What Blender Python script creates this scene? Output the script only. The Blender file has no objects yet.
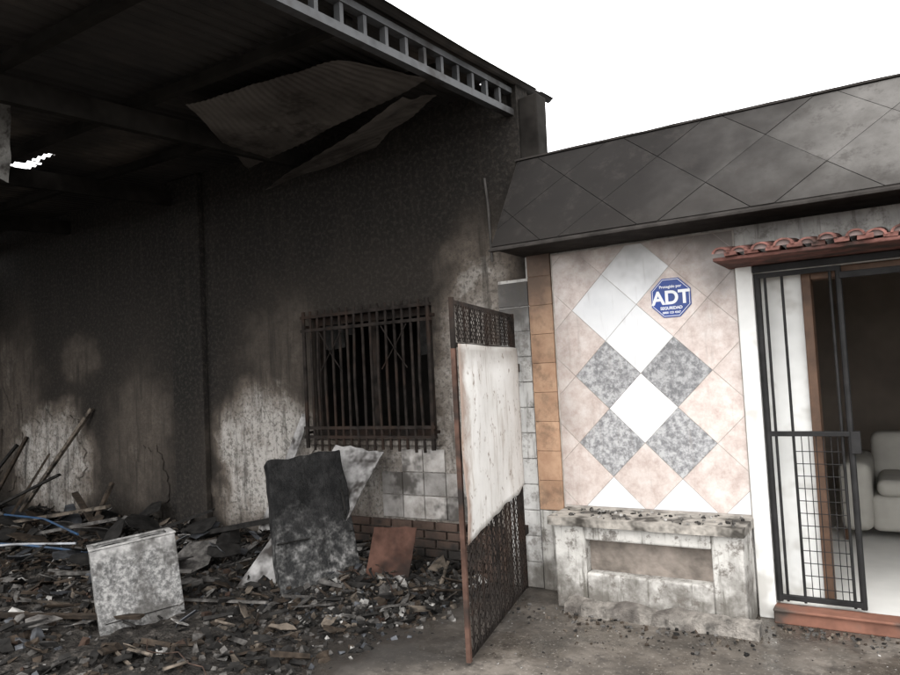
import bpy, math, random
from mathutils import Vector, Matrix, noise as mnoise
random.seed(7)
sc=bpy.context.scene
sc.view_settings.view_transform='Standard'; sc.view_settings.look='None'
sc.view_settings.exposure=0; sc.view_settings.gamma=1

# ------------------------------------------------------------ materials
class N:
    def __init__(s,name,rough=0.8,metal=0.0,spec=0.3):
        s.m=bpy.data.materials.new(name); s.m.use_nodes=True
        s.t=s.m.node_tree; s.b=s.t.nodes['Principled BSDF']
        s.b.inputs['Roughness'].default_value=rough
        s.b.inputs['Metallic'].default_value=metal
        s.b.inputs['Specular IOR Level'].default_value=spec
        s.g=s.t.nodes.new('ShaderNodeNewGeometry'); s.pos=s.g.outputs['Position']
        s.isl=s.g.outputs['Random Per Island']
        s._xyz=None
    def put(s,sock,v):
        if v is None: return
        if isinstance(v,(int,float)): sock.default_value=v
        elif isinstance(v,(tuple,list)):
            sock.default_value=(*v,1) if (len(v)==3 and sock.type=='RGBA') else v
        else: s.t.links.new(v,sock)
    def math(s,op,a,b=None,c=None,clamp=False):
        n=s.t.nodes.new('ShaderNodeMath'); n.operation=op; n.use_clamp=clamp
        s.put(n.inputs[0],a); s.put(n.inputs[1],b); s.put(n.inputs[2],c)
        return n.outputs[0]
    def xyz(s,v=None):
        if v is None:
            if s._xyz is None:
                n=s.t.nodes.new('ShaderNodeSeparateXYZ'); s.t.links.new(s.pos,n.inputs[0]); s._xyz=n.outputs
            return s._xyz
        n=s.t.nodes.new('ShaderNodeSeparateXYZ'); s.t.links.new(v,n.inputs[0]); return n.outputs
    def comb(s,x,y,z):
        n=s.t.nodes.new('ShaderNodeCombineXYZ'); s.put(n.inputs[0],x); s.put(n.inputs[1],y); s.put(n.inputs[2],z); return n.outputs[0]
    def scale(s,v,sc):
        n=s.t.nodes.new('ShaderNodeVectorMath'); n.operation='MULTIPLY'; s.put(n.inputs[0],v); n.inputs[1].default_value=sc; return n.outputs[0]
    def vadd(s,a,b):
        n=s.t.nodes.new('ShaderNodeVectorMath'); n.operation='ADD'; s.put(n.inputs[0],a); s.put(n.inputs[1],b); return n.outputs[0]
    def noise(s,sc=5,det=6,rough=0.6,vec=None,col=False,dist=0):
        n=s.t.nodes.new('ShaderNodeTexNoise'); n.inputs['Scale'].default_value=sc
        n.inputs['Detail'].default_value=min(det,4 if sc<10 else 2.5); n.inputs['Roughness'].default_value=rough
        n.inputs['Distortion'].default_value=dist
        s.put(n.inputs['Vector'],vec if vec is not None else s.pos)
        return n.outputs['Color' if col else 'Fac']
    def voro(s,sc=5,vec=None,feature='F1'):
        n=s.t.nodes.new('ShaderNodeTexVoronoi'); n.feature=feature; n.inputs['Scale'].default_value=sc
        s.put(n.inputs['Vector'],vec if vec is not None else s.pos); return n.outputs['Distance']
    def mr(s,v,a,b,c=0.0,d=1.0):
        n=s.t.nodes.new('ShaderNodeMapRange'); n.interpolation_type='SMOOTHSTEP'
        s.put(n.inputs[0],v)
        for i,x in enumerate((a,b,c,d)): n.inputs[i+1].default_value=x
        return n.outputs[0]
    def mix(s,f,a,b,blend='MIX'):
        n=s.t.nodes.new('ShaderNodeMix'); n.data_type='RGBA'; n.blend_type=blend
        s.put(n.inputs[0],f); s.put(n.inputs[6],a); s.put(n.inputs[7],b); return n.outputs[2]
    def ramp(s,f,stops):
        n=s.t.nodes.new('ShaderNodeValToRGB'); r=n.color_ramp
        while len(r.elements)<len(stops): r.elements.new(0.5)
        for e,(p,c) in zip(r.elements,stops): e.position=p; e.color=(*c,1)
        s.put(n.inputs[0],f); return n.outputs[0]
    def bump(s,h,st=0.3,d=0.01):
        n=s.t.nodes.new('ShaderNodeBump'); n.inputs['Strength'].default_value=st; n.inputs['Distance'].default_value=d
        s.put(n.inputs['Height'],h); s.t.links.new(n.outputs[0],s.b.inputs['Normal'])
    def col(s,c): s.put(s.b.inputs['Base Color'],c)
    def rough(s,c): s.put(s.b.inputs['Roughness'],c)
    def wob(s,axis,nsc,amp,rough=.65,vec=None):
        return s.math('ADD',axis,s.math('MULTIPLY',s.math('SUBTRACT',s.noise(nsc,4,rough,vec=vec),0.5),amp))

def simple(name,c,rough=0.8,metal=0,var=0.35,sc=9,dirt=None,dirtamt=0.4,bump=0.2,spec=0.3,dsc=3):
    n=N(name,rough,metal,spec)
    lo=tuple(x*(1-var) for x in c); hi=tuple(min(1,x*(1+var)) for x in c)
    k=n.ramp(n.noise(sc,3,0.65),[(0.3,lo),(0.7,hi)])
    if dirt: k=n.mix(n.math('MULTIPLY',n.mr(n.noise(dsc,3,0.7),0.45,0.65),dirtamt*1.6),k,dirt)
    n.col(k)
    if bump: n.bump(n.noise(sc*5,1,0.7),bump,0.01)
    return n.m
SOOT=(0.016,0.0145,0.013)

def burnt_wall_mat():
    n=N('burnt_plaster',0.95,0,0.08)
    warp=n.vadd(n.pos,n.scale(n.vadd(n.noise(1.8,3,0.6,col=True),(-0.5,-0.5,-0.5)),(0.8,0,0.8)))
    X,Y,Z=n.xyz(warp)
    blobs=[(-5.25,.85,1.2,.95,.92),(-4.9,1.8,.8,1.0,.32),(-8.9,.8,1.2,.9,.88),(-8.3,2.0,.6,.5,.36),(-7.1,1.1,.9,1.1,.34),
           (-2.8,1.6,.6,1.6,.72),(-3.4,.7,1.5,.7,.75),(-2.75,2.45,.6,.45,.60),(-3.9,2.5,1.4,.45,.15),(-9.9,1.6,1.1,1.5,.40),
           (-6.1,3.15,.3,.25,.6)]
    acc=None
    for cx,cz,rx,rz_,st in blobs:
        dx=n.math('DIVIDE',n.math('SUBTRACT',X,cx),rx); dz=n.math('DIVIDE',n.math('SUBTRACT',Z,cz),rz_)
        d=n.math('ADD',n.math('MULTIPLY',dx,dx),n.math('MULTIPLY',dz,dz))
        g=n.math('MULTIPLY',n.mr(d,0.0,1.2,1.0,0.0),st)
        acc=g if acc is None else n.math('SMOOTH_MAX',acc,g,0.15)
    acc=n.math('MULTIPLY',acc,n.mr(Z,2.0,3.2,1.0,0.42))
    px=n.math('ABSOLUTE',n.math('ADD',X,6.2))
    acc=n.math('MULTIPLY',acc,n.mr(px,.15,.55,.2,1.0))
    fine=n.noise(6,4,0.78)
    cl=n.math('ADD',acc,n.math('MULTIPLY',n.math('SUBTRACT',fine,0.5),n.math('MULTIPLY',acc,1.2)),clamp=True)
    c=n.ramp(cl,[(0.0,(.0145,.0135,.0125)),(0.2,(.031,.0265,.0225)),(0.45,(.092,.077,.064)),(0.68,(.185,.165,.145)),(0.95,(.35,.33,.305))])
    fl=n.mr(n.noise(2.6,4,0.55,dist=0.4),0.56,0.59)
    c=n.mix(n.math('MULTIPLY',fl,n.mr(cl,.3,.8,0,.5)),c,(.33,.315,.29))
    streak=n.noise(3,3,0.7,vec=n.scale(n.pos,(3.0,1,0.3)))
    c=n.mix(n.mr(streak,0.48,0.70,0,0.75),c,(0.025,0.022,0.019))
    grit=n.mr(n.noise(28,2,.7),.46,.66,0,.6); c=n.mix(grit,c,(.042,.037,.032))
    n.col(c)
    n.bump(n.noise(22,2,0.7),0.7,0.014)
    return n.m
M_bw=burnt_wall_mat()
M_soot=simple('soot_black',(0.016,0.0145,0.013),0.95,var=0.5,sc=4,bump=0,spec=0.05)
def roofmat():
    n=N('sooty_corrugated_metal',0.7,0.0,0.2)
    a=n.ramp(n.noise(0.8,4,0.65),[(0.35,(0.017,0.016,0.0155)),(0.55,(0.036,0.032,0.029)),(0.75,(0.11,0.092,0.077))])
    n.col(a); return n.m
M_roof=roofmat()
def panelmat():
    n=N('heat_bleached_roof_sheet',0.85,0.0,0.1)
    a=n.ramp(n.noise(1.3,4,0.6),[(0.3,(0.045,0.039,0.035)),(0.55,(0.095,0.085,0.076)),(0.75,(0.155,0.14,0.125))])
    a=n.mix(n.mr(n.noise(3.5,4,.7),.5,.68,0,.8),a,(.03,.026,.023))
    n.col(a); return n.m
M_panel=panelmat()
M_truss=simple('scorched_galvanised_steel',(0.065,0.067,0.07),0.7,0.1,var=0.6,sc=3,dirt=(0.02,0.018,0.017),dirtamt=0.62,bump=0)

def whitewall(name,topdark=2.1,base=(.62,.60,.57),amt=0.8,dirty=.6):
    n=N(name,0.85,0,0.2)
    X,Y,Z=n.xyz()
    c=n.ramp(n.noise(6,4,0.65),[(0.3,tuple(x*0.75 for x in base)),(0.7,base)])
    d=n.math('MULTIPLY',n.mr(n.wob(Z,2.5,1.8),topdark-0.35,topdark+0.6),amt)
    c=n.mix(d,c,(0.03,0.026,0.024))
    low=n.mr(n.wob(Z,6,.9),0.0,0.45,0.85,0.0)
    c=n.mix(low,c,(0.075,0.066,0.055))
    spots=n.mr(n.noise(9,4,0.8),0.50,0.66,0,dirty)
    c=n.mix(spots,c,(0.105,0.092,0.08))
    st=n.mr(n.noise(5,3,.7,vec=n.scale(n.pos,(4,4,.5))),.5,.72,0,dirty)
    c=n.mix(st,c,(.085,.079,.066))
    n.col(c); n.bump(n.noise(25,2,0.7),0.35,0.01); return n.m
M_white=whitewall('dirty_white_paint',dirty=.85,base=(.50,.485,.455))
M_whiteup=whitewall('smoked_white_paint',2.35,amt=0.7)
M_jamb=simple('white_painted_jamb',(.68,.68,.66),0.6,var=0.12,sc=3,dirt=(.25,.23,.2),dirtamt=0.35,bump=0)

def tilemat(name,stops,sc,rough=0.35,top=2.22,amt=0.8):
    n=N(name,rough,0,0.4)
    X,Y,Z=n.xyz()
    c=n.ramp(n.noise(sc,4,0.75),stops)
    br=n.mr(n.isl,0,1,0.84,1.06)
    c=n.mix(1.0,c,n.comb(br,br,br),'MULTIPLY')
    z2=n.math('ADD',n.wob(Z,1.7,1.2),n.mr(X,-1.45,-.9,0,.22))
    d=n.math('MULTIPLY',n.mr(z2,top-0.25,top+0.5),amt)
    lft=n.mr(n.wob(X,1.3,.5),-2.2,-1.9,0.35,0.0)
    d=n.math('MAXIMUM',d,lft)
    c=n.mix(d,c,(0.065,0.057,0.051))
    drips=n.mr(n.noise(4,3,0.7,vec=n.scale(n.pos,(5,1,0.5))),0.55,0.75,0,0.3)
    c=n.mix(drips,c,(0.20,0.175,0.155))
    n.col(c); n.rough(n.mr(n.noise(3,2),0.3,0.7,rough-0.08,rough+0.25)); return n.m
M_tw=tilemat('white_ceramic_tile',[(0.3,(.70,.71,.72)),(0.7,(.80,.80,.80))],2)
M_tg=tilemat('grey_speckled_tile',[(0.38,(.16,.16,.165)),(0.5,(.27,.27,.275)),(0.62,(.41,.41,.41))],30)
M_tp=tilemat('pink_marbled_tile',[(0.3,(.43,.345,.31)),(0.5,(.57,.49,.45)),(0.68,(.66,.605,.57))],9.9)
M_grout=simple('tile_grout',(.34,.31,.28),0.9,var=0.3,bump=0)

def fasciamat():
    n=N('smoke_stained_fascia_tile',0.9,0,0.05)
    X,Y,Z=n.xyz()
    c=n.ramp(n.noise(5,4,0.7),[(0.3,(.115,.109,.102)),(0.7,(.18,.172,.163))])
    br=n.mr(n.isl,0,1,0.7,1.1); c=n.mix(1.0,c,n.comb(br,br,br),'MULTIPLY')
    x2=n.wob(n.math('SUBTRACT',X,n.math('MULTIPLY',n.math('SUBTRACT',Z,2.8),0.3)),1.3,1.6)
    d=n.mr(x2,-1.3,.8,0.97,0.0)
    c=n.mix(d,c,(0.012,0.011,0.0105))
    lowd=n.mr(n.wob(Z,3,.6),2.4,2.8,0.7,0.1)
    c=n.mix(lowd,c,(0.02,0.018,0.0165))
    sp=n.mr(n.noise(7,4,.8),.5,.68,0,.5); c=n.mix(sp,c,(.03,.027,.025))
    n.col(c); return n.m
M_fas=fasciamat()
M_fasg=simple('fascia_joint',(.03,.027,.025),0.95,spec=.05,bump=0)
def orangemat():
    n=N('orange_clay_tile',0.6,0,0.3); X,Y,Z=n.xyz()
    c=n.ramp(n.noise(8,4,0.7),[(0.3,(.28,.165,.105)),(0.7,(.42,.275,.18))])
    br=n.mr(n.isl,0,1,0.85,1.1); c=n.mix(1.0,c,n.comb(br,br,br),'MULTIPLY')
    c=n.mix(n.mr(n.wob(Z,3,1.0),1.7,2.5,0,0.85),c,(.04,.03,.025))
    c=n.mix(n.mr(n.noise(6,4,.7),.48,.68,0,.6),c,(.12,.08,.055)); n.col(c); return n.m
M_orange=orangemat()
M_coltile=whitewall('sooty_white_tile',1.65,(.50,.49,.47),0.88)
def dadomat():
    n=N('scorched_white_tile',0.6,0,0.3)
    c=n.ramp(n.noise(5,4,0.7),[(0.3,(.17,.155,.14)),(0.55,(.34,.32,.30)),(0.75,(.46,.44,.42))])
    br=n.mr(n.isl,0,1,0.6,1.1); c=n.mix(1.0,c,n.comb(br,br,br),'MULTIPLY')
    c=n.mix(n.mr(n.noise(2.4,4,0.7),0.47,0.62,0,0.88),c,(.038,.033,.028)); n.col(c); return n.m
M_dado=dadomat()
M_brick=simple('scorched_brick',(.065,.043,.033),0.9,var=0.5,sc=6,dirt=SOOT,dirtamt=0.6,bump=0.5)
M_brown=simple('stained_wood_frame',(.085,.048,.03),0.6,var=0.3,bump=0)
M_iron=simple('black_painted_iron',(.016,.0155,.0155),0.55,0.2,var=0.4,sc=10,spec=.2,bump=0)
M_rustiron=simple('burnt_black_iron',(.02,.0165,.0145),0.85,0.1,var=0.6,sc=10,dirt=(.036,.023,.017),dirtamt=0.4,bump=0,spec=.1)
M_rust=simple('rust_brown_steel',(.07,.04,.03),0.85,0.1,var=0.5,sc=9,dirt=(.022,.018,.016),dirtamt=0.62,spec=.15,bump=0)
M_red=simple('terracotta',(.125,.058,.048),0.9,var=0.5,sc=11,dirt=(.04,.03,.026),dirtamt=0.62,bump=0.4,spec=.15)
M_mortar=simple('old_mortar',(.14,.105,.097),0.95,var=0.35,sc=8,dirt=(.05,.038,.034),dirtamt=0.5,bump=0)
M_stepred=simple('red_step_paint',(.17,.077,.052),0.8,var=0.35,sc=6,dirt=(.055,.045,.038),dirtamt=0.62,bump=0)
def sheetmat():
    n=N('white_painted_sheet_metal',0.55,0,0.35); X,Y,Z=n.xyz()
    c=n.ramp(n.noise(2.5,4,0.65),[(0.3,(.50,.49,.465)),(0.7,(.64,.63,.61))])
    st=n.noise(5,4,0.7,vec=n.scale(n.pos,(2,2,0.4)))
    c=n.mix(n.mr(st,0.5,0.72,0,0.6),c,(.26,.215,.175))
    c=n.mix(n.mr(n.noise(14,4,0.8),0.58,0.7,0,0.8),c,(.15,.11,.085))
    e=n.mr(n.wob(Y,7,.22),-1.45,-1.34,0.8,0)
    c=n.mix(e,c,(.17,.10,.065))
    t=n.mr(n.wob(Z,5,.25),1.6,1.78,0,0.6)
    c=n.mix(t,c,(.15,.13,.11))
    n.col(c); return n.m
M_sheet=sheetmat()
def conc():
    n=N('wet_dirty_concrete',0.7,0,0.35); X,Y,Z=n.xyz()
    c=n.ramp(n.noise(1.3,4,0.72),[(0.36,(.036,.031,.026)),(0.5,(.078,.067,.056)),(0.64,(.16,.14,.12))])
    c=n.mix(n.mr(n.noise(8,4,0.8),0.47,0.66,0,0.75),c,(.034,.029,.025))
    c=n.mix(n.mr(n.noise(45,2,0.6),0.6,0.7,0,0.55),c,(.26,.235,.21))
    sx=n.mr(n.wob(X,1.2,1.2),-3.0,-1.9,0.9,0.0)
    c=n.mix(sx,c,(.022,.0195,.0175))
    n.col(c)
    n.rough(n.mr(n.noise(1.6,4,0.6),0.42,0.6,0.22,0.85)); n.bump(n.noise(18,3,0.75),0.4,0.01); return n.m
M_conc=conc()
def ash():
    n=N('ash_and_char',0.95,0,0.05)
    c=n.ramp(n.noise(9,4,0.8),[(0.35,(.011,.010,.0095)),(0.52,(.027,.0245,.022)),(0.64,(.065,.058,.052)),(0.78,(.17,.155,.14))])
    n.col(c); n.bump(n.noise(22,3,0.8),1.0,0.03); return n.m
M_ash=ash()
D=[simple('char_piece',(.0145,.0135,.0125),0.85,var=0.6,sc=14,bump=0,spec=.15),
   simple('ash_grey_piece',(.08,.075,.07),0.95,var=0.6,sc=14,dirt=SOOT,bump=0,dsc=8,spec=.1),
   simple('scorched_timber',(.038,.029,.022),0.9,var=0.6,sc=14,dirt=SOOT,bump=0,dsc=8,spec=.1),
   simple('pale_shard',(.27,.26,.245),0.8,var=0.4,sc=12,dirt=(.05,.045,.04),dirtamt=0.6,dsc=7,bump=0),
   simple('rusted_scrap',(.045,.029,.022),0.85,var=0.5,sc=12,dirt=SOOT,dsc=8,spec=.1,bump=0),
   simple('burnt_tin',(.055,.058,.064),0.5,0.4,var=0.5,sc=10,dirt=SOOT,dsc=6,bump=0),
   simple('tan_board',(.105,.087,.07),0.9,var=0.5,sc=9,dirt=SOOT,dirtamt=.6,dsc=7,spec=.1,bump=0)]
M_int=simple('dim_interior_paint',(.24,.20,.165),0.85,var=0.2,sc=1.5,bump=0)
M_intfloor=simple('pale_floor_tile',(.66,.65,.62),0.3,var=0.12,sc=2,bump=0)
M_sofa=simple('cream_upholstery',(.36,.345,.31),0.8,var=0.15,sc=3,bump=0)

# ------------------------------------------------------------ geometry helpers
def mesh(name,V,Fc,mats,idx=None,parent=None,smooth=False):
    me=bpy.data.meshes.new(name); me.from_pydata([tuple(v) for v in V],[],Fc)
    for m in (mats if isinstance(mats,list) else [mats]): me.materials.append(m)
    if idx:
        me.polygons.foreach_set('material_index',idx)
    if smooth:
        me.polygons.foreach_set('use_smooth',[True]*len(me.polygons))
    me.update()
    o=bpy.data.objects.new(name,me); sc.collection.objects.link(o)
    if parent: o.parent=parent
    return o
def empty(name):
    o=bpy.data.objects.new(name,None); sc.collection.objects.link(o); o.empty_display_size=0.2; return o
class B:
    def __init__(s): s.V=[];s.F=[];s.I=[]
    def add(s,V,F,i=0):
        k=len(s.V); s.V+= [Vector(v) for v in V]; s.F+=[tuple(a+k for a in f) for f in F]; s.I+=[i]*len(F)
    def box(s,a,b,i=0,M=None,jit=0):
        x0,y0,z0=a;x1,y1,z1=b
        V=[Vector(v) for v in [(x0,y0,z0),(x1,y0,z0),(x1,y1,z0),(x0,y1,z0),(x0,y0,z1),(x1,y0,z1),(x1,y1,z1),(x0,y1,z1)]]
        if jit: V=[v+Vector([random.uniform(-jit,jit) for _ in range(3)]) for v in V]
        if M is not None: V=[M@v for v in V]
        s.add(V,[(0,3,2,1),(4,5,6,7),(0,1,5,4),(1,2,6,5),(2,3,7,6),(3,0,4,7)],i)
    def tube(s,pts,r,i=0,n=6):
        pts=[Vector(p) for p in pts]; k=len(s.V); 
        for j,p in enumerate(pts):
            t=(pts[min(j+1,len(pts)-1)]-pts[max(j-1,0)]).normalized()
            a=t.cross(Vector((0,0,1)) if abs(t.z)<0.9 else Vector((1,0,0))).normalized(); b=t.cross(a)
            for q in range(n):
                an=2*math.pi*q/n; s.V.append(p+a*math.cos(an)*r+b*math.sin(an)*r)
        for j in range(len(pts)-1):
            for q in range(n):
                s.F.append((k+j*n+q,k+j*n+(q+1)%n,k+(j+1)*n+(q+1)%n,k+(j+1)*n+q)); s.I.append(i)
        s.F.append(tuple(k+q for q in range(n))[::-1]); s.I.append(i)
        s.F.append(tuple(k+(len(pts)-1)*n+q for q in range(n))); s.I.append(i)
    def obj(s,name,mats,parent=None,bevel=0,smooth=False):
        o=mesh(name,s.V,s.F,mats,s.I,parent,smooth)
        if bevel:
            m=o.modifiers.new('bev','BEVEL'); m.width=bevel; m.segments=2; m.limit_method='ANGLE'
        return o
def clip(poly,x0,x1,z0,z1):
    def cut(P,ins,inter):
        R=[]
        for i in range(len(P)):
            a,b=P[i-1],P[i]
            if ins(b):
                if not ins(a): R.append(inter(a,b))
                R.append(b)
            elif ins(a): R.append(inter(a,b))
        return R
    def ix(x): return lambda a,b:(x,a[1]+(b[1]-a[1])*(x-a[0])/(b[0]-a[0]))
    def iz(z): return lambda a,b:(a[0]+(b[0]-a[0])*(z-a[1])/(b[1]-a[1]),z)
    for ins,it in ((lambda p:p[0]>=x0,ix(x0)),(lambda p:p[0]<=x1,ix(x1)),(lambda p:p[1]>=z0,iz(z0)),(lambda p:p[1]<=z1,iz(z1))):
        poly=cut(poly,ins,it)
        if not poly: return []
    return poly
def prism(b,poly,fr,i,th):
    n=len(poly)
    b.add([fr(p,0) for p in poly]+[fr(p,th) for p in poly],
          [tuple(range(n,2*n))]+[(j,(j+1)%n,n+(j+1)%n,n+j) for j in range(n)],i)

# ------------------------------------------------------------ ground
mesh('ground',[(-80,-80,0),(80,-80,0),(80,80,0),(-80,80,0)],[(0,1,2,3)],M_conc)

def h(x,y):
    f=min(1,max(0,(-2.75-x)/0.9))*min(1,max(0,(y+3.6)/1.0))
    n1=mnoise.fractal(Vector((x*0.9,y*0.9,3)),0.9,2,4)
    n2=mnoise.fractal(Vector((x*5,y*5,1)),0.9,2,4)
    back=max(0,min(1,(y+1.2)/1.2))
    return f*(0.045+0.15*back+0.06*n1+0.035*n2)-0.01*(1-f)
nx,ny=230,110
V=[];Fc=[]
for j in range(ny+1):
    for i in range(nx+1):
        x=-10.55+i*(8.1/nx); y=-3.7+j*(3.72/ny); V.append((x,y,h(x,y)))
for j in range(ny):
    for i in range(nx):
        a=j*(nx+1)+i; Fc.append((a,a+1,a+nx+2,a+nx+1))
mesh('ash_covered_ground',V,Fc,M_ash,smooth=True)

# ------------------------------------------------------------ burnt house
bh=empty('burnt_house')
WT=3.84
b=B()
wx0,wx1,wz0,wz1=-4.56,-3.23,1.10,2.18
b.box((-10.6,0,-0.05),(wx0,.2,WT)); b.box((wx1,0,-0.05),(-2.6,.2,WT))
b.box((wx0,0,-0.05),(wx1,.2,wz0)); b.box((wx0,0,wz1),(wx1,.2,WT))
b.box((-2.6,0,2.3),(-2.36,.2,WT))
b.box((-10.8,-4.4,-0.05),(-10.6,.2,3.4))
b.obj('front_wall',M_bw,bh)
b=B(); b.box((-2.359,.03,3.12),(-2.2,.199,3.70),jit=.008)
b.obj('wall_end_stub',M_soot,bh,.01)
b=B(); b.box((-6.45,-.07,0),(-5.98,-.001,WT-.05)); b.obj('pilaster',M_bw,bh,0.01)
b=B()
b.box((wx0-.4,1.5,.5),(wx1+.4,1.55,2.8)); b.box((wx0-.45,.2,.5),(wx0-.4,1.55,2.8)); b.box((wx1+.4,.2,.5),(wx1+.45,1.55,2.8))
b.box((wx0-.45,.2,2.8),(wx1+.45,1.55,2.85)); b.box((wx0-.45,.2,.45),(wx1+.45,1.55,.5))
b.obj('burnt_room',M_soot,bh)
b=B()
for (a,c) in (((wx0,.05,wz0),(wx0+.06,.12,wz1)),((wx1-.06,.05,wz0),(wx1,.12,wz1)),((wx0+.06,.05,wz1-.07),(wx1-.06,.12,wz1)),((wx0+.06,.05,wz0),(wx1-.06,.12,wz0+.06)),((-3.93,.06,wz0+.06),(-3.86,.11,wz1-.07))):
    b.box(a,c)
for k in range(6):
    x=random.uniform(wx0+.1,wx1-.15); 
    b.box((x,.07,wz1-.08-random.uniform(.1,.35)),(x+random.uniform(.04,.12),.085,wz1-.075),1,jit=.01)
b.obj('window_frame',[M_rustiron,D[0]],bh)
b=B() # grille
gx0,gx1=wx0+.0,wx1+.02
NB=17
for k in range(NB):
    x=gx0+(gx1-gx0)*k/(NB-1); dx=random.uniform(-.014,.014)
    b.tube([(x,-.09,1.0+random.uniform(-.015,.015)),(x+dx,-.09-abs(dx),1.6),(x,-.09,2.235)],.0125 if k not in(0,NB-1) else .018)
for z in (1.10,1.18,2.05,2.17):
    b.box((gx0-.03,-.105,z),(gx1+.03,-.075,z+.026))
for x in (gx0,gx1):
    for z in (1.15,2.1): b.box((x-.012,-.075,z-.012),(x+.012,.0,z+.012))
for cx_ in (gx0+.33,gx1-.33):
    b.tube([(cx_-.13,-.112,2.04),(cx_,-.115,1.85),(cx_+.13,-.112,2.04)],.006,n=5)
    b.tube([(cx_-.13,-.119,1.68),(cx_,-.122,1.85),(cx_+.13,-.119,1.68)],.006,n=5)
b.obj('window_grille',M_rustiron,bh)
b=B(); b.box((wx0-.05,-.06,1.04),(wx1+.05,-.001,1.085)); b.obj('window_sill',M_bw,bh,.008)
b=B()
tw=.215
for r_ in range(3):
    for k in range(7):
        x=-4.02+k*tw
        if x+tw>-2.62: continue
        if (r_,k) in ((2,0),(2,1),(0,0),(2,4),(1,0)): continue
        z=.44+r_*.19
        b.box((x+.004,-.016,z+.004),(x+tw-.004,-.001,z+.186))
b.obj('dado_tiles',M_dado,bh,.002)
b=B()
for r_ in range(6):
    x=-4.7+(r_%2)*.11
    while x<-2.65:
        x2=min(x+.21,-2.64)
        b.box((x+.006,-.03-random.uniform(0,.012),r_*.072+.004),(x2-.004,-.002,r_*.072+.064))
        x+=.22
b.obj('brick_plinth',M_brick,bh,.003)
# thick plaster skin that survived low on the far left (ragged edge), wall material
b=B()
def flake(cx,cz,rx,rz,th,n=60,i=0,sd=0):
    P=[]
    for k in range(n):
        a=2*math.pi*k/n; v=Vector((math.cos(a),math.sin(a),0))
        r=1+.5*mnoise.noise(v*1.6+Vector((sd,0,0)))+.25*mnoise.noise(v*5+Vector((sd,0,5)))+.12*mnoise.noise(v*14+Vector((sd,0,9)))
        P.append((cx+rx*math.cos(a)*r,cz+rz*math.sin(a)*r))
    prism(b,P[::-1],lambda p,t:(p[0],-.001-t,p[1]),i,th)
flake(-8.9,.8,.85,.62,.022,sd=3); flake(-5.3,.75,.7,.45,.014,sd=17); flake(-6.95,.6,.3,.35,.016,sd=31); flake(-9.9,1.0,.4,.6,.016,sd=44)
b.obj('surviving_plaster_skin',M_bw,bh)

# roof
RS=.06
def rz(y): return 3.80+RS*y
b=B()
holes=[(-6.88,-1.40,.42,.085),(-6.35,-1.42,.16,.05),(-2.75,-.75,.05,.03),(-4.9,-2.3,.025,.03),(-4.6,-2.7,.03,.03),(-2.5,-.2,.07,.02)]
X0,X1,Y0,Y1=-10.9,-2.28,-3.9,.62
nx=int((X1-X0)/.0225); ny=70
idx={}
def rv(i,j):
    if (i,j) in idx: return idx[(i,j)]
    x=X0+(X1-X0)*i/nx; y=Y0+(Y1-Y0)*j/ny
    sheet=math.floor(x/.81)
    sag=.03*mnoise.noise(Vector((x*.6,y*.8,sheet*3.1)))+.012*math.sin(sheet*5.3)
    z=rz(y)+.013*math.sin(x*2*math.pi/.09)+sag
    if j==ny: y+=.06*mnoise.noise(Vector((sheet*2.2,x*3,0)))
    idx[(i,j)]=len(b.V); b.V.append(Vector((x,y,z))); return idx[(i,j)]
for j in range(ny):
    for i in range(nx):
        x=X0+(X1-X0)*(i+.5)/nx; y=Y0+(Y1-Y0)*(j+.5)/ny
        nn=mnoise.noise(Vector((x*14,y*14,0)))*.35
        if any(((x-hx)/hw)**2+((y-hy)/hh)**2<1+nn*2 for hx,hy,hw,hh in holes): continue
        if x>-2.38 and mnoise.noise(Vector((y*5,2,0)))>.22+(x+2.28)*-3: continue
        b.F.append((rv(i,j),rv(i+1,j),rv(i+1,j+1),rv(i,j+1))); b.I.append(0)
b.obj('corrugated_roof',M_roof,bh)
def warped_sheet(name,c,mat,nu=60,nv=14,corr=.012,per=12,parent=None,sagz=.05):
    c=[Vector(q) for q in c]; b=B()
    for j in range(nv+1):
        for i in range(nu+1):
            u=i/nu;v=j/nv
            u2=u+.012*mnoise.noise(Vector((v*7,u*2,1))); v2=v+.02*mnoise.noise(Vector((u*6,3,v)))
            p=(c[0]*(1-u2)+c[1]*u2)*(1-v2)+(c[3]*(1-u2)+c[2]*u2)*v2
            nrm=(c[1]-c[0]).cross(c[3]-c[0]).normalized()
            p=p+nrm*(corr*math.sin(u*per*2*math.pi)+sagz*mnoise.noise(Vector((u*2.2,v*2.2,len(name)))))
            b.V.append(p)
    for j in range(nv):
        for i in range(nu):
            a=j*(nu+1)+i; b.F.append((a,a+1,a+nu+2,a+nu+1)); b.I.append(0)
    return b.obj(name,mat,parent,smooth=True)
warped_sheet('sagging_roof_sheet',[(-4.05,-1.7,3.55),(-2.85,-1.5,3.60),(-2.55,-.95,3.57),(-4.75,-.5,3.50)],M_panel,nu=160,per=26,parent=bh,corr=.0025)
warped_sheet('fallen_roof_sheet',[(-4.95,-.12,3.42),(-2.75,-.95,3.50),(-2.6,-.75,3.55),(-3.6,-.15,3.54)],M_panel,nu=80,per=12,parent=bh,corr=.0025)
warped_sheet('torn_hanging_sheet',[(-4.93,-2.43,3.02),(-4.90,-2.41,3.70),(-5.25,-2.62,3.70),(-5.1,-2.55,3.15)],simple('flaking_grey_sheet',(.15,.145,.135),.9,var=.5,sc=14,dirt=(.03,.026,.023),dirtamt=.6,dsc=7,bump=.6),nu=30,per=3,parent=bh,corr=.006)
b=B()
for y in (-3.7,-2.75,-1.8,-.85,.1):
    b.box((X0,y-.03,rz(y)-.11),(-2.5,y+.03,rz(y)-.045))
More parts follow.
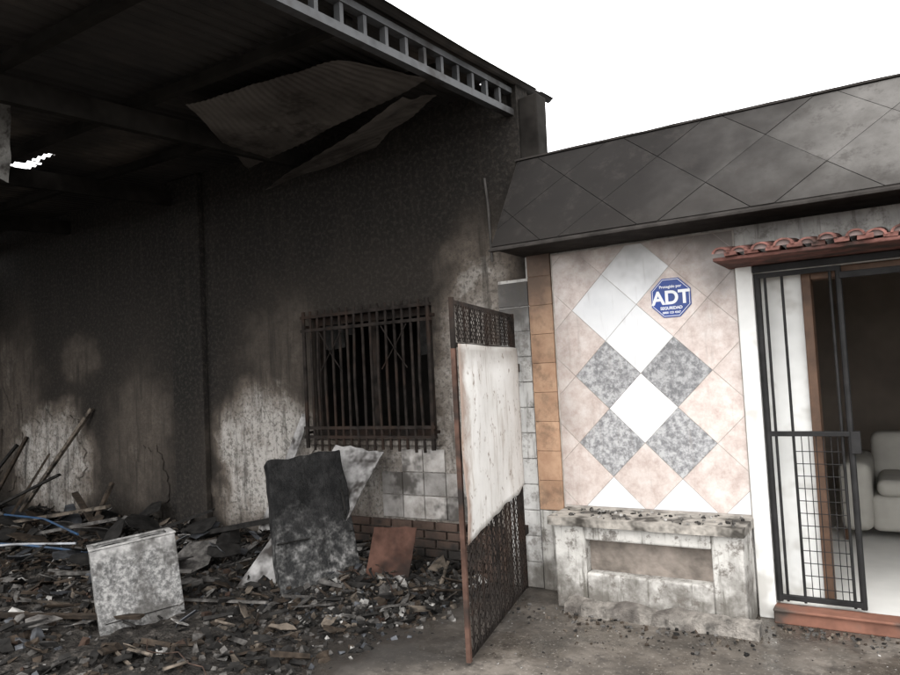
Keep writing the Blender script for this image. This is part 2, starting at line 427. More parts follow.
def slq(b,x0,x1,y0,y1,o0,o1,i=0):
    b.add([(x0,y0,rz(y0)+o0),(x1,y0,rz(y0)+o0),(x1,y1,rz(y1)+o0),(x0,y1,rz(y1)+o0),(x0,y0,rz(y0)+o1),(x1,y0,rz(y0)+o1),(x1,y1,rz(y1)+o1),(x0,y1,rz(y1)+o1)],[(0,3,2,1),(4,5,6,7),(0,1,5,4),(1,2,6,5),(2,3,7,6),(3,0,4,7)],i)
for x in (-10.4,-8.4,-6.4,-4.45): slq(b,x-.03,x+.03,-3.85,-.002,-.27,-.115)
b.obj('roof_purlins',M_soot,bh)
b=B()
slq(b,-2.45,-2.39,-3.85,.5,-.235,-.185); slq(b,-2.45,-2.39,-3.85,.5,-.065,-.025)
slq(b,-2.389,-2.383,-3.85,.5,-.24,-.195)
y=-3.8
while y<.5:
    slq(b,-2.44,-2.40,y,y+.03,-.185,-.065); y+=.2
b.obj('edge_truss',M_truss,bh)
b=B(); b.tube([(-2.63,-.02,2.46),(-2.64,-.02,2.9),(-2.66,-.02,3.12)],.010); b.obj('conduit',simple('conduit_grey',(.05,.046,.042),bump=0),bh)

# ------------------------------------------------------------ tiled house
th=empty('tiled_house')
b=B()
b.box((-2.6,.0,-.05),(-.86,.2,2.3)); b.box((-2.36,.0,2.3),(-.86,.2,3.12))
b.box((-.86,0,2.22),(3.2,.2,3.12)); b.box((1.3,0,-.05),(3.2,.2,2.22))
b.obj('facade_wall',M_whiteup,th)
b=B()
for r_ in range(12):
    z=.0+r_*.19
    if z>2.2: continue
    b.box((-2.595,-.02,z+.004),(-2.345,-.001,z+.186))
b.obj('column_tiles',M_coltile,th,.003)
b=B()
for r_ in range(9):
    z=.58+r_*.215
    if z>2.4: break
    b.box((-2.335,-.03,z+.0015),(-2.15,-.003,z+.2135))
b.obj('orange_tile_strip',M_orange,th,.002)
b=B(); b.box((-2.33,-.024,.58),(-2.155,-.0015,2.5)); b.obj('orange_strip_bed',simple('clay_grout',(.16,.10,.07),.9,bump=0),th)
b=B(); b.box((-2.335,-.028,.0),(-2.15,-.001,.575)); b.obj('strip_base',M_white,th,.004)
b=B()
px0,px1,pz0,pz1=-2.135,-.875,.625,2.44
hd=.2375; cx,cz=-1.525,1.31
for i in range(-6,8):
    for j in range(-5,7):
        if (i+j)%2: continue
        m=2
        if i==0 and j in (0,2,4): m=0
        if i==-1 and j==3: m=0
        if i in(-1,1) and j in(-1,1): m=1
        if i in(-1,1) and j==-3: m=0
        if i==3 and j==-3: m=0
        x=cx+i*hd; z=cz+j*hd; e=hd-.0025
        P=clip([(x-e,z),(x,z-e),(x+e,z),(x,z+e)],px0,px1,pz0,pz1)
        if len(P)>=3: prism(b,P,lambda p,t:(p[0],-.012-t,p[1]),m,.004)
b.obj('diamond_tiles',[M_tw,M_tg,M_tp],th)
b=B(); b.box((px0-.012,-.0125,pz0-.02),(px1+.012,-.001,pz1+.01)); b.obj('tile_bed',M_grout,th)
FT=Vector((0,-.02,3.19)); FB=Vector((0,-.52,2.46))
L=(FT-FB).length; up=(FT-FB)/L; nr=Vector((1,0,0)).cross(up)
if nr.y>0: nr=-nr
b=B()
hd2=.33
for i in range(-12,16):
    for j in range(-3,6):
        if (i+j)%2: continue
        x=.05+i*hd2; z=.28+j*hd2; e=hd2-.003
        P=clip([(x-e,z),(x,z-e),(x+e,z),(x,z+e)],-2.36,3.2,.015,L-.01)
        if len(P)>=3:
            k=random.uniform(0,.003)
            prism(b,P,lambda p,t:Vector((p[0],0,0))+FB+up*p[1]+nr*(.001+t+(k if t else 0)),0,.005)
b.obj('fascia_tiles',M_fas,th)
b=B()
def fr(x,s,t): return Vector((x,0,0))+FB+up*s+nr*t
b.add([fr(-2.37,0,0),fr(3.2,0,0),fr(3.2,L,0),fr(-2.37,L,0),(-2.37,-.001,2.46),(3.2,-.001,2.46),(3.2,-.001,3.19),(-2.37,-.001,3.19)],
      [(0,1,2,3),(0,4,5,1),(3,2,6,7),(0,3,7,4),(1,5,6,2)])
b.obj('fascia_body',M_fasg,th)
b=B()
for k in range(56):
    xa=-2.38+5.58*k/56; xb=-2.38+5.58*(k+1)/56
    e0=.006*mnoise.noise(Vector((xa*4,0,7))); e1=.006*mnoise.noise(Vector((xb*4,0,7)))
    b.add([(xa,-.04,3.192),(xb,-.04,3.192),(xb,.2,3.192),(xa,.2,3.192),(xa,-.04,3.206+e0),(xb,-.04,3.206+e1),(xb,.2,3.206+e1),(xa,.2,3.206+e0)],[(0,3,2,1),(4,5,6,7),(0,1,5,4),(2,3,7,6)]+([(3,0,4,7)] if k==0 else []))
b.obj('fascia_capping',M_fasg,th)
b=B(); b.box((-2.38,-.535,2.44),(3.2,-.49,2.458)); b.obj('fascia_lip',M_fasg,th,.003)
b=B(); b.box((-2.2,.2,2.95),(3.2,5.2,3.1)); b.box((-2.4,.2,-.05),(-2.2,5.2,3.1)); b.box((3.0,.2,-.05),(3.2,5.2,2.95)); b.box((-2.2,5.0,-.05),(3.0,5.2,2.95))
b.obj('side_and_back_walls',M_whiteup,th)
b=B(); b.box((-1.3,.2,.0),(-1.2,4.6,2.9)); b.box((-1.2,4.5,.0),(2.9,4.6,2.9)); b.box((2.8,.2,0),(2.9,4.5,2.9)); b.box((-1.3,.2,2.9),(2.9,4.6,2.94))
b.obj('interior_walls',M_int,th)
b=B(); b.box((-1.2,.2,.0),(2.8,4.5,.085)); b.box((-.75,.005,.0),(1.3,.2,.087)); b.obj('interior_floor',M_intfloor,th)
b=B(); b.box((-.865,-.045,0),(-.765,.2,2.235)); b.box((-.765,.12,.088),(-.505,.199,2.219)); b.box((-.765,-.03,2.15),(1.3,.2,2.218)); b.box((1.22,-.03,0),(1.32,.2,2.149))
b.obj('door_jamb',M_jamb,th,.006)
b=B(); b.box((-.503,.07,.088),(-.45,.21,2.148)); b.box((-.448,.07,2.08),(1.2,.21,2.148)); b.obj('door_frame',M_brown,th,.005)
b=B(); b.box((-.77,-.12,.0),(1.32,.0,.075)); b.box((-.77,-.14,.0752),(1.32,.0,.092)); b.obj('door_step',M_stepred,th,.006)
b=B()
x=-.86
while x<1.6:
    n=8; y0,y1=-.50,-.05; z0,z1=2.232,2.30; r0=.05+random.uniform(-.006,.006)
    dy=random.uniform(-.03,.02); zz0=z0+random.uniform(-.008,.008); dx2=random.uniform(-.012,.012)
    V=[]
    for (yy,zz,f,ox) in ((y0+dy,zz0,1.0,dx2),(y1,z1,.85,0)):
        for q in range(n+1):
            a=math.pi*q/n; V.append((x+ox-r0*f*math.cos(a),yy+random.uniform(-.004,.004),zz+r0*f*.75*math.sin(a)))
        for q in range(n+1):
            a=math.pi*q/n; V.append((x+ox-(r0*f-.014)*math.cos(a),yy,zz+(r0*f-.014)*.75*math.sin(a)))
    m=n+1
    Fq=[(q,q+1,2*m+q+1,2*m+q) for q in range(n)]+[(m+q+1,m+q,3*m+q,3*m+q+1) for q in range(n)]+[(q+1,q,m+q,m+q+1) for q in range(n)]
    b.add(V,Fq,0)
    V=[(x+dx2,y0+dy+.012,zz0)]
    for q in range(n+1):
        a=math.pi*q/n; V.append((x+dx2-(r0-.013)*math.cos(a),y0+dy+.012,zz0+(r0-.013)*.75*math.sin(a)))
    b.add(V,[(0,q+2,q+1) for q in range(n)],1)
    b.box((x+.02,y0+.01+dy,z0-.018),(x+.094,y1,z0+.006),0,jit=.005)
    x+=.114
b.obj('clay_tile_canopy',[M_red,M_mortar],th)
b=B(); b.box((-.91,-.47,2.19),(1.65,-.001,2.212)); b.obj('canopy_slab',M_red,th,.006)

# ------------------------------------------------------------ bench
mb=empty('masonry_bench')
b=B()
b.box((-2.09,-.35,0),(-1.87,-.02,.555)); b.box((-1.06,-.35,0),(-.875,-.02,.555)); 
b.box((-1.87,-.35,.465),(-1.06,-.02,.555)); b.box((-1.87,-.35,0),(-1.06,-.02,.25))
b.obj('bench_body',M_white,mb,.012)
b=B(); b.box((-1.87,-.26,.25),(-1.06,-.2,.465)); b.obj('niche_back',simple('rough_render',(.21,.18,.155),0.95,var=0.4,sc=7,bump=0.6,dirt=(.07,.06,.05)),mb)
M_slab=simple('stained_stone_slab',(.27,.25,.222),0.8,var=0.45,sc=9,dirt=(.045,.04,.034),dirtamt=0.65,dsc=5,bump=.5)
b=B()
nseg=40
for k in range(nseg):
    xa=-2.12+1.26*k/nseg; xb=-2.12+1.26*(k+1)/nseg
    ya=-.385+.018*mnoise.noise(Vector((xa*9,1,0))); yb=-.385+.018*mnoise.noise(Vector((xb*9,1,0)))
    za=.610+.006*mnoise.noise(Vector((xa*9,5,0))); zb=.610+.006*mnoise.noise(Vector((xb*9,5,0)))
    b.add([(xa,ya,.557),(xb,yb,.557),(xb,-.02,.557),(xa,-.02,.557),(xa,ya,za),(xb,yb,zb),(xb,-.02,.612),(xa,-.02,.612)],
          [(0,3,2,1),(4,5,6,7),(0,1,5,4)]+([(3,0,4,7)] if k==0 else [])+([(1,2,6,5)] if k==nseg-1 else []))
b.obj('bench_slab',M_slab,mb)
b=B()
for k in range(nseg):
    xa=-2.0+1.2*k/nseg; xb=-2.0+1.2*(k+1)/nseg
    f=lambda x,s:.05*mnoise.fractal(Vector((x*6,s,0)),.8,2,4)
    b.add([(xa,-.47+f(xa,1),-.02),(xb,-.47+f(xb,1),-.02),(xb,-.352,-.02),(xa,-.352,-.02),(xa,-.445+f(xa,1),.06+f(xa,3)*.6),(xb,-.445+f(xb,1),.06+f(xb,3)*.6),(xb,-.352,.085+f(xb,6)*.5),(xa,-.352,.085+f(xa,6)*.5)],
          [(0,3,2,1),(4,5,6,7),(0,1,5,4)]+([(3,0,4,7)] if k==0 else [])+([(1,2,6,5)] if k==nseg-1 else []))
b.obj('bench_footing',simple('broken_concrete_kerb',(.15,.137,.122),0.95,var=0.6,sc=14,bump=0.9,dirt=(.05,.042,.037)),mb)
b=B()
def chunk(b,x,y,z,s,i,flat=1.0):
    M=Matrix.Translation((x,y,z))@Matrix.Rotation(random.uniform(0,6.3),4,'Z')@Matrix.Rotation(random.uniform(-.5,.5),4,'X')@Matrix.Rotation(random.uniform(-.5,.5),4,'Y')
    a=s*random.uniform(.5,1);c=s*random.uniform(.4,1);d=s*random.uniform(.25,.8)*flat
    b.box((-a,-c,-d),(a,c,d),i,M,jit=s*.28)
for k in range(90):
    chunk(b,random.uniform(-2.08,-.9),random.uniform(-.36,-.04),.615,random.uniform(.004,.014),random.choice((0,1,1,3)))
for k in range(420):
    x=random.uniform(-2.4,1.2); yy=-.40-abs(random.gauss(0,.16)) if x<-.8 else -.15-abs(random.gauss(0,.1))
    chunk(b,x,yy,.004,random.uniform(.004,.014),random.choice((0,1,1,2,6)))
for k in range(800):
    chunk(b,random.uniform(-2.6,1.0),random.uniform(-3.0,-.3),.002,random.uniform(.002,.008),random.choice((0,0,1,2,3)),.6)
b.obj('scattered_grit',D)

# ------------------------------------------------------------ security sign
ss=empty('security_sign')
def octa(r,y0,y1,mat,name):
    b=B(); P=[(-1.285+r*math.cos(math.pi/8+k*math.pi/4),2.045+r*math.sin(math.pi/8+k*math.pi/4)) for k in range(8)]
    prism(b,P,lambda p,t:(p[0],y0-t,p[1]),0,y0-y1); return b.obj(name,mat,ss)
M_blue=simple('sign_blue_enamel',(.012,.05,.27),0.35,var=0.15,sc=4,bump=0.0,dirt=(.05,.06,.1),dirtamt=0.25)
M_sw=simple('sign_white',(.75,.76,.78),0.4,var=0.06,sc=4,bump=0.0)
octa(.142,-.019,-.024,M_blue,'sign_plate'); octa(.134,-.024,-.0255,M_sw,'sign_rim'); octa(.130,-.0255,-.027,M_blue,'sign_field')
def text(s,x,z,size,name,y=-.0275,bold=0):
    cu=bpy.data.curves.new(name,'FONT'); cu.body=s; cu.size=size; cu.align_x='CENTER'; cu.align_y='CENTER'; cu.extrude=.0006; cu.offset=bold
    cu.materials.append(M_sw)
    o=bpy.data.objects.new(name,cu); sc.collection.objects.link(o); o.parent=ss
    o.location=(x,y,z); o.rotation_euler=(math.pi/2,0,0)
text('ADT',-1.285,2.042,.125,'sign_letters',bold=.004)
text('Protegido por',-1.285,2.12,.026,'sign_caption',bold=.0006)
text('SEGURIDAD',-1.285,1.975,.027,'sign_caption_lower',bold=.0008)
text('0800 123 4567',-1.285,1.945,.02,'sign_phone',bold=.0005)

# ------------------------------------------------------------ yard gate (open)
yg=empty('metal_yard_gate')
H=Vector((-2.44,-.12,0)); E=Vector((-2.13,-1.47,0)); GL=(E-H).length; gd=(E-H)/GL; gn=Vector((-gd.y,gd.x,0)) 
if gn.x<0: gn=-gn
def G(s,z,t=0): return H+gd*s+Vector((0,0,z))+gn*t
Mg=Matrix(((gd.x,gn.x,0,H.x),(gd.y,gn.y,0,H.y),(0,0,1,0),(0,0,0,1)))
b=B()
b.box((0,-.018,.03),(.035,.018,2.03),0,Mg); b.box((GL-.03,-.013,.02),(GL,.013,1.75),1,Mg); b.box((GL-.03,-.012,1.751),(GL,.012,2.04),0,Mg)
for z in (.03,.72,1.76,2.0): b.box((.035,-.0105,z),(GL-.03,.0105,z+.025),0,Mg)
b.box((GL*.5-.012,-.0095,.06),(GL*.5+.012,.0095,1.99),0,Mg)
for k in range(1,12):
    if k!=6: b.tube([G(GL*k/12,.06),G(GL*k/12,.72)],.007); b.tube([G(GL*k/12,1.79),G(GL*k/12,2.0)],.006)
b.obj('gate_frame',[M_rustiron,M_rust],yg)
b=B()
def lattice(z0,z1,st):
    h_=z1-z0
    k=-h_
    while k<GL:
        for sgn in (0,1):
            s0,s1=max(k,0.03),min(k+h_,GL-.03)
            if s1<=s0: continue
            if sgn==0: b.tube([G(s0,z0+(s0-k),.016),G(s1,z0+(s1-k),.016)],.003,n=4)
            else: b.tube([G(s0,z1-(s0-k),.020),G(s1,z1-(s1-k),.020)],.003,n=4)
        k+=st
lattice(.06,.72,.06); lattice(1.79,2.0,.045)
b.obj('gate_mesh',M_rustiron,yg)
b=B(); nu,nv=40,30
for j in range(nv+1):
    for i in range(nu+1):
        u=i/nu;v=j/nv; s=.02+u*(GL-.018)
        z0=.77-.11*u; z=z0+(1.775-z0)*v
        if j==0: z+=.02*mnoise.noise(Vector((u*9,0,0)))
        if i==nu: s+=.006*mnoise.noise(Vector((v*9,3,0)))
        b.V.append(G(s,z,.030+.018*mnoise.noise(Vector((u*3,v*3,5)))+.006*math.sin(u*9)))
for j in range(nv):
    for i in range(nu):
        a=j*(nu+1)+i; b.F.append((a,a+1,a+nu+2,a+nu+1)); b.I.append(0)
o=b.obj('gate_sheet',M_sheet,yg,smooth=True); m=o.modifiers.new('s','SOLIDIFY'); m.thickness=.003
b=B()
for z in (.4,1.6): b.box((-.09,-.02,z),(.0,.02,z+.06),0,Mg)
b.obj('gate_hinges',M_rust,yg)

# ------------------------------------------------------------ entrance gate
eg=empty('entrance_gate')
b=B(); gx0,gx1=-.742,-.29
for x,rr in ((gx0,.02),(gx0+.045,.009),(-.60,.009),(-.335,.009),(gx1,.018)):
    b.tube([(x,-.02,.11),(x,-.02,2.14)],rr,n=8)
for z in (.12,1.12,2.11): b.box((gx0,-.036,z),(gx1,-.004,z+.03))
for z in [0.2+.075*k for k in range(12)]: b.box((-.60,-.024,z),(-.335,-.018,z+.005))
for x in (-.56,-.52,-.48,-.44,-.40,-.365): b.box((x,-.017,.14),(x+.005,-.011,1.12))
b.box((gx1,-.05,1.02),(gx1+.05,.01,1.15))
b.obj('gate_bars',M_iron,eg,.002)
b=B(); gx0,gx1=.62,1.19
for x,rr in ((gx0,.018),(.76,.009),(.9,.009),(1.05,.009),(gx1,.018)): b.tube([(x,-.02,.11),(x,-.02,2.14)],rr,n=8)
for z in (.12,1.12,2.11): b.box((gx0,-.036,z),(gx1,-.004,z+.03))
b.obj('gate_bars_right',M_iron,eg,.002)
b=B(); b.box((-.76,-.075,2.145),(1.2,-.038,2.185)); b.box((-.285,-.04,2.06),(.61,-.01,2.10)); b.obj('gate_head_rail',M_iron,eg,.003)

# ------------------------------------------------------------ sofa inside
sf=empty('sofa')
def sbox(name,a,c,bev):
    b=B(); b.box(a,c); o=b.obj(name,M_sofa,sf); m=o.modifiers.new('b','BEVEL'); m.width=bev; m.segments=4; 
    for p in o.data.polygons: p.use_smooth=True
sbox('seat',(-.3,1.9,.16),(.9,2.7,.45),.05); sbox('backrest',(-.3,2.6,.3),(.9,2.85,.9),.08)
sbox('armrest',(-.52,1.85,.16),(-.28,2.85,.72),.08); sbox('armrest_far',(.88,1.85,.16),(1.1,2.85,.72),.08)
sbox('cushion',(-.25,1.88,.44),(.3,2.6,.58),.06)
b=B()
for x in (-.48,1.02):
    for y in (1.9,2.75): b.tube([(x,y,.085),(x,y,.17)],.025)
b.obj('sofa_feet',M_brown,sf)

# ------------------------------------------------------------ burnt objects
ap=empty('burnt_stove_cabinet')
d=Vector((.30,.55,0)).normalized(); p0=Vector((-4.60,-2.07,0)); w=.54; nv_=Vector((d.y,-d.x,0))
Mx=Matrix(((d.x,-nv_.x,0,p0.x),(d.y,-nv_.y,0,p0.y),(0,0,1,-.03),(0,0,0,1)))@Matrix.Rotation(math.radians(-5),4,'Y')@Matrix.Rotation(math.radians(-5),4,'X')
def speck():
    n=N('blistered_enamel',0.65,0.0,0.25); X,Y,Z=n.xyz()
    c=n.ramp(n.noise(26,4,0.8),[(0.35,(.065,.064,.062)),(0.5,(.15,.147,.143)),(0.62,(.27,.265,.255))])
    top=n.mr(n.wob(Z,4,.3),.45,.62)
    c=n.mix(top,c,n.ramp(n.noise(12,4,.8),[(0.35,(.17,.165,.16)),(0.6,(.38,.37,.355))]))
    c=n.mix(n.mr(n.noise(3.2,4,.75),.47,.64,0,.8),c,(.05,.046,.042))
    n.col(c); n.bump(n.noise(40,2,.7),.4,.01); return n.m
M_sp=speck()
h_=.58;dp=.34;t=.02
b=B()
b.box((0,0,0),(w,t,h_),0,Mx); b.box((0,t,0),(t,dp,h_),0,Mx); b.box((w-t,t,0),(w,dp,h_),0,Mx)
b.box((0,dp,0),(w,dp+t,h_),0,Mx); b.box((t,t,h_-.035),(w-t,dp,h_-.02),0,Mx)
b.obj('cabinet_shell',M_sp,ap,.008)
b=B(); b.box((-.006,-.006,h_+.001),(w+.006,.03,h_+.014),0,Mx); b.box((-.006,dp-.01,h_+.001),(w+.006,dp+.026,h_+.014),0,Mx)
b.box((-.006,.03,h_+.001),(.03,dp-.01,h_+.014),0,Mx); b.box((w-.03,.03,h_+.001),(w+.006,dp-.01,h_+.014),0,Mx)
for q in ((.14,.17),(.40,.17)):
    b.tube([Mx@Vector((q[0]+.07*math.cos(a*math.pi/6),q[1]+.07*math.sin(a*math.pi/6),h_-.008)) for a in range(13)],.009,1)
b.box((.04,-.006,.09),(w-.04,-.001,.097),1,Mx)
b.obj('cabinet_rim_and_burners',[M_sp,D[0]],ap,.003)

def slab(name,c,th_,mat,bev=.012,nu=14,nv=20,warp=.012,seed=0,parent=None):
    c=[Vector(q) for q in c]; nrm=(c[1]-c[0]).cross(c[3]-c[0]).normalized(); b=B(); V=[]
    for side in (0,1):
        for j in range(nv+1):
            for i in range(nu+1):
                u=i/nu;v=j/nv
                p=(c[0]*(1-u)+c[1]*u)*(1-v)+(c[3]*(1-u)+c[2]*u)*v
                e=mnoise.noise(Vector((u*3+seed,v*3,seed)))
                V.append(p+nrm*(warp*e*2-side*th_)+ (c[1]-c[0])*.03*mnoise.noise(Vector((v*5,seed,u*2)))+(c[3]-c[0])*.02*mnoise.noise(Vector((u*5,seed+4,v))))
    m=(nu+1)*(nv+1); F=[]
    for j in range(nv):
        for i in range(nu):
            a=j*(nu+1)+i; F.append((a,a+1,a+nu+2,a+nu+1)); F.append((m+a,m+a+nu+1,m+a+nu+2,m+a+1))
    for i in range(nu):
        F.append((i+1,i,m+i,m+i+1)); a=nv*(nu+1)+i; F.append((a,a+1,m+a+1,m+a))
    for j in range(nv):
        a=j*(nu+1); F.append((a,a+nu+1,m+a+nu+1,m+a)); a=a+nu; F.append((a+nu+1,a,m+a,m+a+nu+1))
    b.add(V,F)
    return b.obj(name,mat,parent,bev)
def darkp():
    n=N('charred_appliance_enamel',0.8,0.0,0.12); X,Y,Z=n.xyz()
    c=n.ramp(n.noise(5,4,0.75),[(0.42,(.0095,.0095,.0095)),(0.62,(.024,.0235,.023)),(0.75,(.07,.068,.065))])
    low=n.mr(n.wob(Z,4,.9),.3,.65,0.95,0)
    c=n.mix(low,c,n.ramp(n.noise(13,4,.8),[(0.42,(.022,.022,.022)),(0.54,(.065,.064,.062)),(0.68,(.18,.175,.17))]))
    n.col(c); n.bump(n.noise(9,4,.8),1.0,.04); return n.m
rf=empty('burnt_refrigerator')
M_dark=darkp()
Cq=[(-3.92,-1.10,.0),(-3.58,-.57,.02),(-3.90,-.42,1.05),(-4.24,-.90,1.01)]
slab('refrigerator_body',Cq,.16,M_dark,seed=3,parent=rf,warp=.022)
cq=[Vector(q) for q in Cq]; nn=(cq[1]-cq[0]).cross(cq[3]-cq[0]).normalized()
def inq(u,v,t): 
    return (cq[0]*(1-u)+cq[1]*u)*(1-v)+(cq[3]*(1-u)+cq[2]*u)*v+nn*t
b=B()
b.tube([inq(.9,.5,.02),inq(.9,.52,.05),inq(.9,.68,.05),inq(.9,.7,.02)],.008)
b.tube([inq(.02,.40,.0),inq(.3,.40,.012),inq(.6,.395,.0),inq(.98,.40,.0)],.007)
b.obj('door_seam_and_handle',D[0],rf)
M_wp=simple('scorched_white_panel',(.27,.262,.255),0.8,var=0.4,sc=12,dirt=(.045,.04,.037),dirtamt=0.65,dsc=4,spec=.15,bump=0)
slab('white_metal_panel',[(-4.42,-1.12,.03),(-3.86,-.90,.03),(-3.66,-.16,1.0),(-4.14,-.2,1.06)],.012,M_wp,bev=0.002,seed=8)
slab('rusty_metal_plate',[(-3.56,-.62,.03),(-3.24,-.50,.03),(-3.22,-.36,.46),(-3.54,-.48,.46)],.008,simple('deep_rust',(.06,.032,.024),.9,0,var=.5,sc=7,dirt=(.02,.015,.013),dirtamt=.6,spec=.1,bump=0),bev=0.002,seed=12,warp=.008)
slab('leaning_white_board',[(-5.0,-.3,.3),(-4.88,-.26,.3),(-4.60,-.03,1.3),(-4.68,-.03,1.32)],.012,M_wp,bev=.002,seed=14)

b=B()
def plank(p,q,w_,t_,i):
    p=Vector(p);q=Vector(q);d=(q-p);L_=d.length;d/=L_
    a=d.cross(Vector((0,0,1))).normalized(); c=a.cross(d)
    M=Matrix(((d.x,a.x,c.x,p.x),(d.y,a.y,c.y,p.y),(d.z,a.z,c.z,p.z),(0,0,0,1)))
    b.box((0,-w_/2,-t_/2),(L_,w_/2,t_/2),i,M,jit=.006)
plank((-9.0,-.35,.2),(-7.96,-.04,1.42),.05,.03,6)
plank((-9.7,-.4,.15),(-9.35,-.05,1.1),.06,.03,2); plank((-10.1,-.5,.15),(-9.6,-.05,1.0),.05,.03,0); plank((-10.2,-.5,.15),(-10.0,-.05,1.2),.04,.03,6)
plank((-7.3,-.5,.15),(-7.35,-.2,.62),.04,.03,2); plank((-8.6,-.7,.2),(-7.2,-.35,.4),.08,.03,6)
plank((-7.9,-.9,.15),(-6.7,-.55,.35),.05,.03,1); plank((-6.9,-.6,.15),(-7.9,-.3,.5),.06,.03,2)
plank((-5.9,-.5,.2),(-4.7,-.25,.42),.06,.04,0); plank((-6.2,-1.5,.10),(-4.9,-1.1,.15),.04,.02,1)
plank((-4.9,-1.6,.08),(-3.8,-1.35,.11),.03,.02,1); plank((-5.6,-2.3,.08),(-4.4,-1.9,.10),.06,.02,2)
plank((-9.3,-.9,.15),(-8.2,-.3,.7),.05,.03,0); plank((-8.9,-.5,.2),(-8.75,-.1,.9),.04,.02,2); plank((-6.6,-.9,.1),(-5.6,-.3,.45),.07,.02,0)
b.obj('leaning_timbers',D)
b=B()
M_bp=simple('blue_plastic_pipe',(.025,.06,.12),.5,var=.2,sc=4,dirt=(.04,.04,.04),bump=0)
M_wpipe=simple('white_plastic_pipe',(.32,.33,.35),.5,var=.2,sc=4,dirt=(.08,.075,.07),bump=0)
b.tube([(-8.3,-1.35,.17),(-7.2,-1.2,.19),(-6.3,-1.05,.16)],.011,0,8); b.tube([(-8.2,-1.65,.14),(-7.3,-1.25,.2),(-6.7,-1.0,.2)],.011,1,8)
b.tube([(-8.6,-.7,.3),(-7.7,-.75,.32),(-7.0,-.8,.22)],.011,0,8)
b.obj('plastic_pipes',[M_bp,M_wpipe])
# ------------------------------------------------------------ debris
b=B()
def rnd_xy(bias=0):
    while True:
        x=random.uniform(-10.3,-2.75); y=random.uniform(-3.3,-.06)
        if bias and random.random()<.4: y=-abs(random.gauss(0,.6))-.06
        if y<-3.3: continue
        if x>-3.0 and y<-1.2 and random.random()<.6: continue
        if ((x+4.35)**2+(y+2.0)**2)<.16 and random.random()<.8: continue
        return x,y
W=[0]*50+[1]*17+[2]*20+[3]*3+[4]*4+[5]*3+[6]*3
for k in range(13000):
    x,y=rnd_xy(1); s=random.choice((.008,.012,.012,.02,.02,.03))*random.uniform(.6,1.3)
    chunk(b,x,y,h(x,y)+s*.3,s,random.choice(W))
for k in range(1100):
    x,y=rnd_xy(1); L_=random.uniform(.06,.38)*random.uniform(.5,1)
    M=Matrix.Translation((x,y,h(x,y)+random.uniform(.01,.06)))@Matrix.Rotation(random.uniform(0,6.3),4,'Z')@Matrix.Rotation(random.uniform(-.35,.35),4,'Y')@Matrix.Rotation(random.uniform(-1,1),4,'X')
    wd=random.uniform(.004,.02)
    b.box((-L_/2,-wd,-.006),(L_/2,wd,.006),random.choice([0,0,0,0,2,2,1,6,2]),M,jit=.007)
def ragged(x,y,z,a,c,i):
    n=random.randint(5,9); M=Matrix.Translation((x,y,z))@Matrix.Rotation(random.uniform(0,6.3),4,'Z')@Matrix.Rotation(random.uniform(-.6,.6),4,'Y')@Matrix.Rotation(random.uniform(-.6,.6),4,'X')
    P=[]
    for k in range(n):
        an=2*math.pi*k/n; r=random.uniform(.5,1.1); P.append((a*math.cos(an)*r,c*math.sin(an)*r,random.uniform(-.012,.012)))
    t_=.003
    V=[M@(Vector(p)+Vector((0,0,t_))) for p in P]+[M@(Vector(p)-Vector((0,0,t_))) for p in P]+[M@Vector((0,0,t_+.01)),M@Vector((0,0,.01-t_))]
    F=[]
    for k in range(n):
        k2=(k+1)%n; F+=[(2*n,k,k2),(2*n+1,n+k2,n+k),(k,n+k,n+k2,k2)]
    b.add(V,F,i)
for k in range(420):
    x,y=rnd_xy(1); ragged(x,y,h(x,y)+random.uniform(.015,.06),random.uniform(.03,.14),random.uniform(.03,.1),random.choice([0,0,0,1,1,2,2,5,6,3]))
for k in range(60):
    x=random.uniform(-9.8,-4.7); y=random.uniform(-1.4,-.15)
    ragged(x,y,h(x,y)+random.uniform(.05,.18),random.uniform(.12,.3),random.uniform(.1,.2),random.choice([0,0,0,2,1,5]))
for k in range(700):
    x=random.gauss(-3.25,.35); y=random.gauss(-.85,.35)
    if y>-.05 or x>-2.6: continue
    s=random.uniform(.006,.026); chunk(b,x,y,h(x,y)+s*.4,s,random.choice([1,1,3,0,0,5,6]))
b.obj('fire_debris',D)
b=B()
for k in range(40):
    x,y=rnd_xy(1); p=[Vector((x,y,h(x,y)+.05))]
    an=random.uniform(0,6.3)
    for q in range(9):
        an+=random.uniform(-.7,.7); v=p[-1]+Vector((math.cos(an)*.09,math.sin(an)*.09,0)); 
        if v.y>-.05: v.y=-.05
        v.z=h(v.x,v.y)+.03+abs(.12*mnoise.noise(v*4)); p.append(v)
    b.tube(p,.004,random.choice((0,1,0)),4)
b.obj('burnt_wires',[D[0],D[4]])

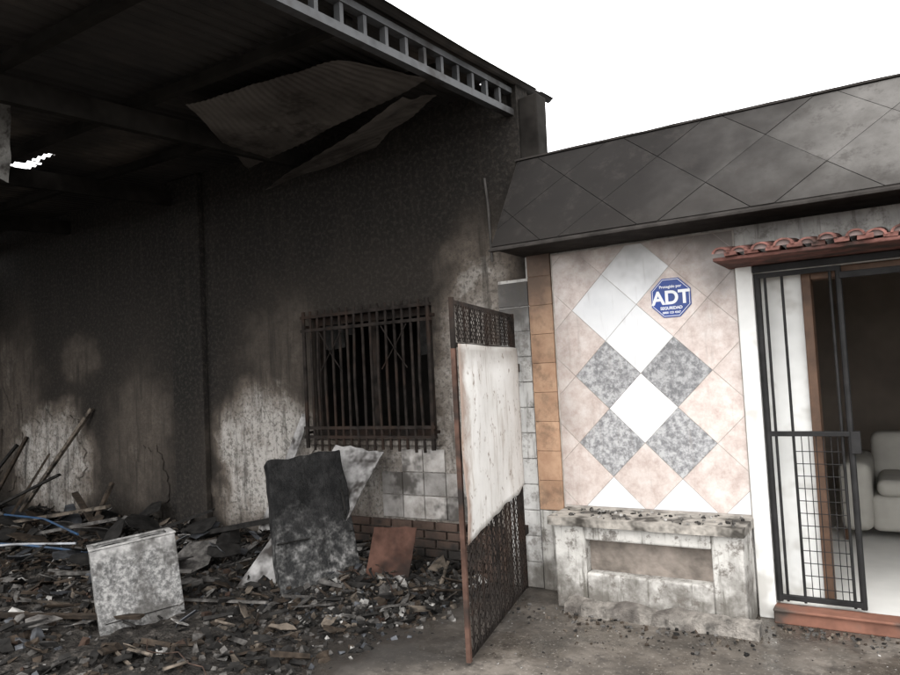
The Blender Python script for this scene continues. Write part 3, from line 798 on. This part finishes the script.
# ------------------------------------------------------------ light
w_=bpy.data.worlds.new('World'); sc.world=w_; w_.use_nodes=True
nt=w_.node_tree; bg=nt.nodes['Background']
sky=nt.nodes.new('ShaderNodeTexSky'); sky.sky_type='NISHITA'; sky.sun_disc=False
el,az=math.radians(55),math.radians(165)
sky.sun_elevation=el; sky.sun_rotation=az; sky.air_density=1; sky.dust_density=6; sky.ozone_density=1
hs=nt.nodes.new('ShaderNodeHueSaturation'); hs.inputs['Saturation'].default_value=0.1
mx=nt.nodes.new('ShaderNodeMix'); mx.data_type='RGBA'; mx.inputs[0].default_value=.75; mx.inputs[7].default_value=(34,34,34.2,1)
nt.links.new(sky.outputs[0],hs.inputs['Color']); nt.links.new(hs.outputs[0],mx.inputs[6]); nt.links.new(mx.outputs[2],bg.inputs[0])
bg.inputs[1].default_value=.15
sd=bpy.data.lights.new('sun','SUN'); sd.energy=1.5; sd.angle=math.radians(30); sd.color=(1,.97,.93)
so=bpy.data.objects.new('sun',sd); sc.collection.objects.link(so)
sdir=Vector((math.sin(az)*math.cos(el),math.cos(az)*math.cos(el),math.sin(el)))
so.rotation_euler=sdir.to_track_quat('Z','Y').to_euler(); so.location=(0,-6,8)

# ------------------------------------------------------------ camera
t_=math.radians(122);p_=math.radians(3);r_=math.radians(2.9)
Fh=Vector((math.cos(t_),math.sin(t_),0));R0=Vector((math.sin(t_),-math.cos(t_),0));Z=Vector((0,0,1))
F=Fh*math.cos(p_)+Z*math.sin(p_);U0=Z*math.cos(p_)-Fh*math.sin(p_)
R=R0*math.cos(r_)-U0*math.sin(r_);U=R0*math.sin(r_)+U0*math.cos(r_)
cd=bpy.data.cameras.new('camera'); cam=bpy.data.objects.new('camera',cd); sc.collection.objects.link(cam)
Mc=Matrix(((R.x,U.x,-F.x,0),(R.y,U.y,-F.y,-4.9),(R.z,U.z,-F.z,1.6),(0,0,0,1)))
cam.matrix_world=Mc; cd.sensor_width=36; cd.lens=28.8; cd.clip_start=.05; cd.clip_end=500
sc.camera=cam
